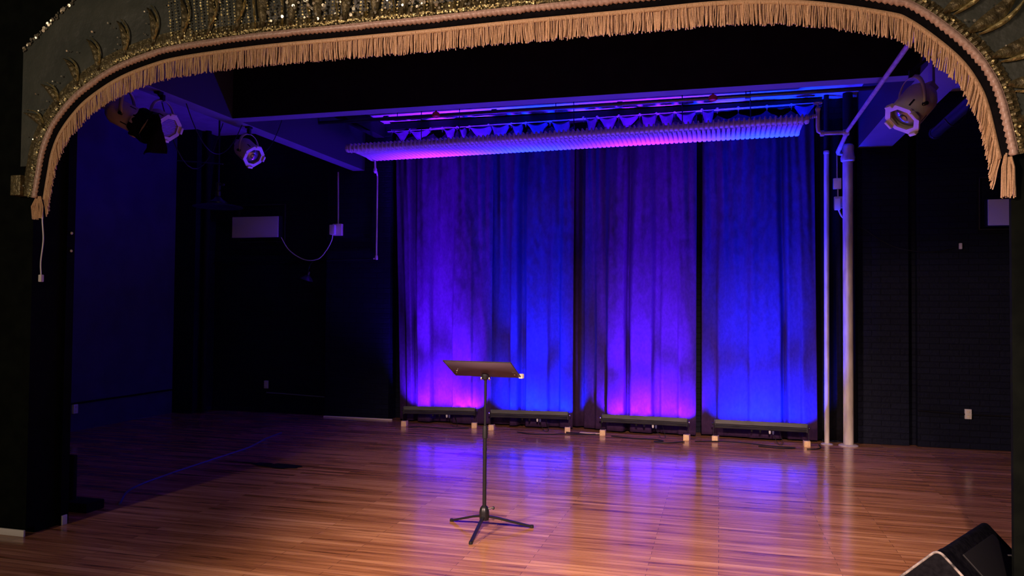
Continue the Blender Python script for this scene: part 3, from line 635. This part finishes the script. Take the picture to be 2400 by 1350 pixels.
# desk plate: bottom edge z 1.095 y -0.02, top z 1.205, y +0.22 (leaning away)
xl, xr = -0.242, 0.262
def desk(u, v): return Vector((xl + (xr - xl) * u, 0.03 - 0.25 * v, 1.10 + 0.125 * v))
t = bmesh.new(); c4 = [t.verts.new(desk(*p)) for p in ((0, 0), (1, 0), (1, 1), (0, 1))]; t.faces.new(c4); 
b.add(t); o = b.obj('desk', 'stand_desk', root, solid=0.002); o.rotation_euler.z = math.radians(-3)
b = B(); b.grid(lambda u, v: desk(u, 0) + Vector((0, 0.03 * v, -.008 * v + 0.03 * v * v)), 10, 4); o = b.obj('ledge', 'stand_desk', root, solid=0.002); o.rotation_euler.z = math.radians(-3)
b = B(); b.tube([desk(0, 1), desk(1, 1)], .004, 6); b.tube([desk(0, 0), desk(0, 1)], .003, 6); b.tube([desk(1, 0), desk(1, 1)], .003, 6); o = b.obj('desk_rim', 'grey_metal', root); o.rotation_euler.z = math.radians(-3)
for u in (.06, .94):
    b = B(); b.lathe([(.006, 0), (.006, .003), (.003, .005)], 8, Matrix.Translation(desk(u, .25) - Vector((0, .002, .003))) @ Matrix.Rotation(PI * .85, 4, 'X')); o = b.obj('rivet', 'chrome', root); o.rotation_euler.z = math.radians(-3)
b = B(); b.lathe([(.028, -.004), (.03, 0.0), (.022, .02), (.012, .03)], 16, Matrix.Translation((0, -.005, 1.108)) @ Matrix.Rotation(PI - .46, 4, 'X')); b.obj('mount_plate', 'black_metal', root)
b = B(); b.box((-.012, -.014, 1.075), (.012, .012, 1.105), bev=.003); b.tube([(-.035, 0, 1.09), (.035, 0, 1.09)], .006, 8)
b.obj('tilt_joint', 'black_metal', root)
for s_ in (-1, 1):
    b = B(); b.lathe([(.006, 0), (.013, .004), (.013, .012), (.007, .016)], 10, Matrix.Translation((s_ * .022, 0, 1.09)) @ Matrix.Rotation(s_ * PI / 2, 4, 'Y')); b.obj('tilt_knob', 'chrome', root)
b = B(); b.tube([(0, 0, .72), (0, 0, 1.09)], .0095, 14); b.obj('upper_pole', 'black_metal', root)
b = B(); b.tube([(0, 0, .12), (0, 0, .74)], .0135, 14); b.obj('lower_pole', 'black_metal', root)
b = B(); b.lathe([(.012, .655), (.0185, .66), (.0185, .735), (.013, .75), (.010, .752)], 16); b.lathe([(.0150, .575), (.0155, .58), (.0150, .59)], 14); b.obj('clutch_collar', 'rubber', root)
b = B(); b.lathe([(.014, .178), (.022, .172), (.032, .155), (.036, .13), (.036, .10), (.033, .075), (.012, .07)], 20); b.obj('leg_hub', 'black_metal', root)
b = B(); b.tube([(.03, 0, .155), (.062, 0, .165)], .005, 8); b.lathe([(.007, 0), (.012, .004), (.012, .012), (.006, .016)], 10, Matrix.Translation((.06, 0, .164)) @ Matrix.Rotation(PI / 2, 4, 'Y')); b.obj('lock_knob', 'grey_metal', root)
for tip in ((-.30, .15), (.01, -.34), (.315, .16)):
    v = Vector((tip[0], tip[1], 0)); d = v.normalized(); side = Vector((-d.y, d.x, 0))
    b = B(); t = bmesh.new(); rows = []
    for s_, z in ((0.03, .098), (.10, .082), (v.length - .02, .014), (v.length + .01, .008)):
        hw = .0105; hh = .008
        rows.append([t.verts.new(d * s_ + side * a + Vector((0, 0, z + c))) for a, c in ((-hw, -hh), (hw, -hh), (hw, hh), (-hw, hh))])
    for i in range(3):
        for j in range(4): t.faces.new((rows[i][j], rows[i][(j + 1) % 4], rows[i + 1][(j + 1) % 4], rows[i + 1][j]))
    t.faces.new(rows[0]); t.faces.new(rows[-1][::-1]); b.add(t); lg = b.obj('leg', 'black_metal', root, smooth=20)
    b = B(); e = d * (v.length); b.lathe([(.013, 0), (.014, .006), (.012, .02)], 10, Matrix.Translation(e)); b.obj('rubber_foot', 'rubber', lg)
b = B(); mx = Matrix.Translation((.262, .02, 1.108)) @ Matrix.Rotation(-.3, 4, 'Z'); b.box((-.012, -.02, -.012), (.018, .01, .022), mx, bev=.006); o = b.obj('pencil_clip', 'offwhite_metal', root)

# ================================================================= STAGE MONITOR (bottom right)
root = thing('stage_monitor', 'black wedge floor monitor at the bottom right corner, scuffed rounded edge', 'speaker', (1.036, 4.208, 0))
root.rotation_euler.z = -math.atan2(.5133, .8582)
def rounded(poly, r, n=6):
    out = []; k = len(poly)
    for i in range(k):
        p0, p1, p2 = Vector(poly[i - 1]), Vector(poly[i]), Vector(poly[(i + 1) % k])
        a = (p0 - p1).normalized(); c = (p2 - p1).normalized(); ang = a.angle(c); t = r / math.tan(ang / 2)
        A, C = p1 + a * t, p1 + c * t
        for j in range(n + 1):
            s_ = j / n; out.append(tuple((1 - s_) ** 2 * A + 2 * s_ * (1 - s_) * p1 + s_ * s_ * C))
    return out
prof = rounded([(-0.30, 0.0), (-0.33, 0.085), (0, 0.432), (0.31, 0.125), (0.27, 0.0)], 0.035)
b = B(); b.prism(prof, 0.10, 0.80, axis=1, bev=0.010); b.obj('cabinet', 'monitor', root, smooth=40)
prof2 = rounded([(-0.31, 0.0), (-0.345, 0.085), (0, 0.436), (0.325, 0.125), (0.28, 0.0)], 0.04)
b = B(); b.prism(prof2, 0.0, 0.11, axis=1, bev=0.008); b.obj('side_cheek', 'monitor', root, smooth=40)
b = B(); b.tube([(p[0], 0.004, p[1]) for p in prof2], 0.0065, 8, closed=True); b.obj('edge_band', 'worn_edge', root)
mx = Matrix.Translation((.155, .45, .285)) @ Matrix.Rotation(math.radians(44.7), 4, 'Y')
b = B(); b.box((-.14, -.26, -.004), (.14, .26, .006), mx, bev=.004); b.obj('grille', 'rubber', root)
b = B(); b.tube([mx @ Vector(p) for p in ((-.02, .20, .004), (-.01, .20, .02), (.09, .20, .02), (.10, .20, .004))], .006, 8); b.obj('grab_bar', 'grey_metal', root)

# ================================================================= FLOOR CLUTTER
def shifted(pts, z): return [(p[0], p[1], z) for p in pts]
b = B(); b.tube(catmull([(-4.62, 5.15, .009), (-4.9, 5.6, .009), (-5.0, 6.2, .009), (-5.05, 6.9, .009), (-5.1, 7.6, .009), (-5.25, 8.2, .009), (-5.3, 8.6, .009)], 8), .009, 8)
tag(b.obj('floor_cable', 'blue_cable'), 'dark blue cable lying across the left of the stage floor', 'cable')
b = B(); b.box((-5.05, 4.86, 0), (-4.66, 5.04, .075), bev=.012); b.box((-4.95, 4.93, .07), (-4.86, 4.97, .42), bev=.01)
tag(b.obj('cable_ramp', 'black_cloth'), 'low black box on the floor behind the left arch jamb', 'box')
def blob(u, v):
    a = 2 * PI * u; rr = v * (0.75 + .45 * noise.noise(Vector((math.cos(a) * 1.3, math.sin(a) * 1.3, 3.3))))
    x, y = rr * math.cos(a) * .42, rr * math.sin(a) * .13
    return (x, y + x * -.12, .006 + .018 * (1 - v) + .012 * (1 - v) * noise.noise(Vector((x * 14, y * 14, 0))))
b = B(); b.grid(blob, 40, 8); b.prism([(-.62, .05), (-.3, .02), (-.3, .06)], .003, .006, axis=2)
o = b.obj('cloth_scrap', 'black_cloth', smooth=50, solid=.002); o.location = (-4.28, 6.85, 0); tag(o, 'crumpled black cloth lying flat on the floor at left', 'cloth')
for i, (pts, lab) in enumerate((
    ([(-3.98, 9.55), (-3.8, 9.62), (-3.55, 9.58), (-3.4, 9.60), (-3.2, 9.72)], 'black lead on the floor under the leftmost light bar'),
    ([(-2.5, 9.60), (-2.3, 9.50), (-2.05, 9.55), (-1.95, 9.62), (-1.7, 9.66), (-1.4, 9.74)], 'black lead looping on the floor under the second light bar'),
    ([(-1.3, 9.66), (-1.0, 9.58), (-0.8, 9.6), (-0.65, 9.50), (-0.75, 9.42), (-0.6, 9.38), (-0.4, 9.52)], 'black lead looped on the floor under the third light bar'),
    ([(-0.28, 9.6), (0.0, 9.68), (0.3, 9.66), (0.6, 9.55), (0.85, 9.50), (0.7, 9.42), (0.45, 9.5)], 'black lead looped on the floor under the rightmost light bar'),
    ([(-1.9, 9.78), (-1.6, 9.72), (-1.45, 9.78)], 'short black lead between the second and third light bars'),
    ([(0.98, 9.47), (1.08, 9.5), (1.14, 9.6), (1.15, 9.8)], 'black lead trailing to the base of the thin pipe'))):
    b = B(); b.tube(catmull(shifted(pts, .008), 8), .007, 6); tag(b.obj('power_lead', 'rubber'), lab, 'cable')
b = B(); b.box((-1.72, 9.74, 0), (-1.44, 9.82, .018), bev=.003); tag(b.obj('floor_batten', 'raw_wood'), 'thin wooden batten on the floor left of the third light bar', 'batten')
# white cord hanging at the left jamb
root = thing('hanging_plug_cord', 'white power cord with plug dangling below the left end of the fringe', 'cord', (-4.49, 4.24, 2.22))
b = B(); b.tube(catmull([(0, 0, 0.05), (0, 0, -.05), (.012, 0, -.18), (-.005, 0, -.33), (.0, 0, -.42)], 8), .0045, 8); b.obj('cord', 'white', root)
b = B(); b.box((-.012, -.012, -.47), (.014, .012, -.42), bev=.005); b.obj('plug', 'white', root)
for z, lb in ((2.12, 'upper'), (1.99, 'lower')):
    b = B(); b.lathe([(.011, 0), (.011, .004), (.004, .012)], 10, Matrix.Translation((-4.588, 4.585, z)) @ Matrix.Rotation(PI / 2, 4, 'Y'))
    tag(b.obj('white_button', 'white'), lb + ' of two white dots on the left jamb reveal beside the cord', 'button')

# ================================================================= ARCH VALANCE
root = thing('arch_valance', 'gold sequinned arch valance with bullion fringe framing the stage opening', 'valance', (0, 4.25, 0))
CP = [(-4.56, 2.33), (-4.527, 2.519), (-4.495, 2.666), (-4.427, 2.81), (-4.305, 2.951), (-4.166, 3.059), (-3.924, 3.179), (-3.654, 3.255), (-3.39, 3.292), (-2.849, 3.315), (-2.251, 3.317), (-1.689, 3.318), (-1.162, 3.325), (-0.427, 3.326), (0.029, 3.326), (0.46, 3.284), (0.848, 3.19), (0.967, 3.135), (1.121, 3.002), (1.234, 2.875), (1.309, 2.741), (1.345, 2.633), (1.372, 2.505), (1.40, 2.36)]
crv = [Vector((p.x, 0, p.y)) for p in catmull([(a, c, 0) for a, c in CP], 6)]
# resample evenly
def resample(C, step):
    out = [C[0].copy()]; acc = 0
    for i in range(1, len(C)):
        a, c = C[i - 1], C[i]; L_ = (c - a).length
        while acc + L_ >= step:
            t_ = (step - acc) / L_; a = a.lerp(c, t_); out.append(a.copy()); L_ = (c - a).length; acc = 0
        acc += L_
    return out
ARC = resample(crv, 0.01)
def nrm(i, A=ARC):
    d = (A[min(i + 3, len(A) - 1)] - A[max(i - 3, 0)]).normalized(); return Vector((d.z, 0, -d.x))   # inward (down)
NA = len(ARC)
# backing panel: outside of the curve, board with thickness
inner = [ARC[i] for i in range(0, NA, 4)] + [ARC[-1]]
outl = [(-4.585, 2.33), (-4.60, 2.55), (-4.68, 2.55), (-4.68, 3.37), (-4.2, 3.72), (-3.9, 3.95), (2.4, 3.95), (2.4, 2.42), (1.42, 2.42)]
poly = [(p.x, p.z) for p in inner][::-1] + outl
t = bmesh.new(); vs = [t.verts.new((p[0], -0.02, p[1])) for p in poly]; f = t.faces.new(vs)
ret = bmesh.ops.extrude_face_region(t, geom=[f]); bmesh.ops.translate(t, vec=(0, 0.04, 0), verts=[v for v in ret['geom'] if isinstance(v, bmesh.types.BMVert)])
b = B(); b.add(t); b.obj('backing_panel', 'satin', root, smooth=0)
# black band sloping in and back
def strip(i0, d0, y0, d1, y1, name, m, wav=0):
    b = B(); t = bmesh.new(); prev = None
    for i in range(0, NA, 1):
        n_ = nrm(i); w1 = d1 + (wav * ((i * 0.34) % 1.0) if wav else 0)
        r = [t.verts.new(ARC[i] + n_ * d0 + Vector((0, y0, 0))), t.verts.new(ARC[i] + n_ * (d0 + w1) / 2 + Vector((0, (y0 + y1) / 2 - .006, 0))), t.verts.new(ARC[i] + n_ * w1 + Vector((0, y1, 0)))]
        if prev:
            t.faces.new((prev[0], r[0], r[1], prev[1])); t.faces.new((prev[1], r[1], r[2], prev[2]))
        prev = r
    b.add(t); return b.obj(name, m, root, smooth=60, solid=0.004)
strip(0, 0.0, -0.02, 0.072, 0.01, 'black_band', 'black_cloth')
strip(0, -0.003, -0.032, 0.022, -0.018, 'scalloped_braid', 'gimp', wav=0.013)
b = B(); b.tube([ARC[i] + Vector((0, -0.03, 0)) + nrm(i) * -.004 for i in range(0, NA, 3)], .004, 6); b.obj('edge_piping', 'gimp', root)
# fringe
rnd = random.Random(8); b = B(); t = bmesh.new()
FA = resample([ARC[i] + nrm(i) * 0.066 for i in range(NA)], 0.0062); NF = len(FA)
for i in range(NF):
    n_ = nrm(i, FA); base = FA[i] + Vector((rnd.uniform(-.001, .001), 0.005 + rnd.uniform(-.006, .006), 0))
    steep = abs(n_.x); dirv = (Vector((0, 0, -1)) + n_ * (0.22 * steep)).normalized()
    ln = rnd.uniform(.118, .135) + 0.03 * max(0, (i / NF - .93) / .07)
    sway = Vector((0.006 * noise.noise(Vector((i * .05, 0, 0))) + rnd.uniform(-.003, .003), rnd.uniform(-.003, .003), 0))
    K = 5; rings = []; r = .0034; ph = rnd.uniform(0, 6)
    cl = 0.010 * noise.noise(Vector((i * .16, 3, 0)))
    for k in range(K + 1):
        s_ = k / K; c = base + dirv * ln * s_ + sway * s_ * s_ * 2 + Vector((cl * math.sin(PI * s_ * .8), 0, 0)) + Vector((.0012 * math.sin(ph + s_ * 9), 0, 0))
        rings.append([t.verts.new(c + Vector((r * math.cos(2 * PI * j / 5 + ph), r * math.sin(2 * PI * j / 5 + ph), 0))) for j in range(5)])
    for k in range(K):
        for j in range(5): t.faces.new((rings[k][j], rings[k][(j + 1) % 5], rings[k + 1][(j + 1) % 5], rings[k + 1][j]))
    t.faces.new(rings[-1])
b.add(t)
b.obj('fringe', 'fringe', root, smooth=60)
# header braid of the fringe
b = B(); t = bmesh.new(); prev = None
for i in range(0, NA, 2):
    n_ = nrm(i); r_ = [t.verts.new(ARC[i] + n_ * .060 + Vector((0, -.002, 0))), t.verts.new(ARC[i] + n_ * .080 + Vector((0, .002, 0)) + Vector((0, 0, -.004)))]
    if prev: t.faces.new((prev[0], r_[0], r_[1], prev[1]))
    prev = r_
b.add(t); b.obj('fringe_heading', 'fringe', root, solid=.004)
# gathered end tassels of the fringe at both ends
for cx_, z_, n_ in ((-4.53, 2.33, 22), (1.365, 2.37, 18)):
    b = B()
    for k in range(n_):
        x = cx_ + (k / n_ - .5) * (.095 if cx_ < 0 else .06); 
        b.tube([(x * .4 + cx_ * .6 + (0), -.008 + rnd.uniform(-.006, .006), z_ + .01), (x, -.012 + rnd.uniform(-.008, .008), z_ - .06), (x + rnd.uniform(-.004, .004), -.01 + rnd.uniform(-.008, .008), z_ - .14 - (.06 if cx_ > 0 else 0) + rnd.uniform(-.012, .01))], .0036, 5)
    b.obj('fringe_end', 'fringe', root)
# sequin dots helper
def sequins(pts, r, name, m):
    pts = [p for p in pts if p[0] > -4.66 and p[2] < 3.40 + (p[0] + 4.68) * 0.75] if name != 'sequin_border' else pts
    b = B(); t = bmesh.new()
    for p in pts:
        nx, nz = rnd.uniform(-.5, .5), rnd.uniform(-.5, .5); N_ = Vector((nx, -1, nz)).normalized(); a = N_.orthogonal().normalized(); c = N_.cross(a); rr = r * rnd.uniform(.7, 1.25)
        ring = [t.verts.new(Vector(p) + (a * math.cos(k * PI / 3) + c * math.sin(k * PI / 3)) * rr) for k in range(6)]
        t.faces.new(ring)
    b.add(t); o = b.obj(name, m, root, smooth=0); o['kind'] = 'stuff'; return o
# outer diagonal border of silver/gold sequins at upper left
pts = []
for k in range(70):
    s_ = k / 69; p = Vector((-4.68, -.03, 3.37)).lerp(Vector((-4.2, -.03, 3.72)), s_); pts.append(p + Vector((rnd.uniform(-.012, .02), 0, rnd.uniform(-.02, .008))))
sequins(pts, .010, 'sequin_border', 'silver')
# gathered lame band along the curve
b = B(); t = bmesh.new(); prev = None
for i in range(0, NA):
    n_ = nrm(i); g = (.008 if ARC[i].x > -3.3 else .003) * math.sin(i * 2.1) + .006 * noise.noise(Vector((i * .4, 0, 0))); wd = .055 if ARC[i].x > .8 else (.10 if ARC[i].x < -3.3 else .08)
    r_ = [t.verts.new(ARC[i] - n_ * .004 + Vector((0, -.026 + g * .3, 0))), t.verts.new(ARC[i] - n_ * wd * .5 + Vector((0, -.034 + g, 0))), t.verts.new(ARC[i] - n_ * wd + Vector((0, -.026 - g * .5, 0)))]
    if prev: t.faces.new((prev[0], r_[0], r_[1], prev[1])); t.faces.new((prev[1], r_[1], r_[2], prev[2]))
    prev = r_
b.add(t); b.obj('gathered_gold_band', 'gold_cloth', root, smooth=0)
pts = []
for i in range(0, NA):
    x = ARC[i].x
    pr_ = 1.0 if -3.9 < x < -1.0 else .25
    for _ in range(3):
        if rnd.random() < pr_ * .6: pts.append(ARC[i] - nrm(i) * rnd.uniform(.008, .03) + Vector((0, -.045, 0)))
sequins(pts, .0055, 'sequin_trim', 'gold')
# radial gold feathers
def feather(i, off, ln, wd, bend, nm='gold_feather', m='gold'):
    n_ = -nrm(i); d = Vector((n_.x, 0, n_.z)).normalized(); sd = Vector((d.z, 0, -d.x)); base = ARC[i] + d * off
    def fn(u, v):
        wv = wd * (math.sin(PI * min(1, u * .93 + .03)) ** .8) * (1 - .35 * u)
        c = base + d * ln * u + sd * (bend * math.sin(PI * u * .9) * ln) ; a = (v - .5) * 2
        return c + sd * wv * a + Vector((0, -.035 - .016 * (1 - a * a) - .006 * math.sin(u * 34) * (1 - abs(a)), 0))
    b = B(); b.grid(fn, 22, 4); o = b.obj(nm, m, root, smooth=40); return o
def idx_near(x, z): return min(range(NA), key=lambda k: (ARC[k].x - x) ** 2 + (ARC[k].z - z) ** 2)
left_f = [(-4.45, 2.76), (-4.34, 2.90), (-4.20, 3.03), (-4.03, 3.12), (-3.83, 3.20), (-3.62, 3.26), (-3.40, 3.29), (-3.20, 3.30), (-3.00, 3.31)]
for k, (x, z) in enumerate(left_f):
    i = idx_near(x, z); feather(i + 5, .045 + .005 * k, .17 + .012 * k, .007, .20)
    # thin lame sheath beside it
    feather(i + 3, .03, .20 + .012 * k, .030, .10, 'lame_leaf', 'gold_cloth')
x = -2.82
while x < 0.3:
    i = idx_near(x, 3.32); feather(i, .03, .40, .008, -.04 + rnd.uniform(-.04, .04)); feather(i + 5, .03, .42, .045, rnd.uniform(-.05, .05), 'lame_leaf', 'gold_cloth'); x += .19
for x, z in ((.55, 3.26), (.78, 3.2), (.95, 3.14), (1.08, 3.04), (1.19, 2.93), (1.28, 2.80), (1.335, 2.66), (1.37, 2.5)):
    i = idx_near(x, z); feather(i, .05, .28, .016, .12); feather(i - 4, .03, .30, .045, .10, 'lame_leaf', 'gold_cloth')
# vertical rows of sequins over the top
pts = []
x = -3.45
while x < 0.5:
    i = idx_near(x, 3.3); z0 = ARC[i].z + .05; z = z0
    while z < 3.72:
        pts.append((x + (z - z0) * (-.12 if x < -2.4 else .06) + rnd.uniform(-.003, .003), -.04, z)); z += .02
    x += .048
sequins(pts, .0065, 'sequin_rows', 'gold')
pts = [(rnd.uniform(-2.75, .6), -.05, 0) for _ in range(900)]
pts = [(p[0], p[1], ARC[idx_near(p[0], 3.3)].z + rnd.uniform(.04, .34)) for p in pts]
sequins(pts, .009, 'loose_sequins', 'silver')
pts = []
for _ in range(260):
    i = rnd.randrange(NA); 
    if -3.0 < ARC[i].x < .4: continue
    pts.append(ARC[i] - nrm(i) * rnd.uniform(.05, .3) + Vector((0, -.04, 0)))
sequins(pts, .006, 'scattered_sequins', 'silver')
# little framed box under the lower left end of the panel
b = B(); b.box((-4.72, 4.19, 2.345), (-4.635, 4.268, 2.485), bev=.006); o = b.obj('sconce_box', 'gold_cloth')
tag(o, 'small dark gold-edged box at the lower left end of the arch', 'box')
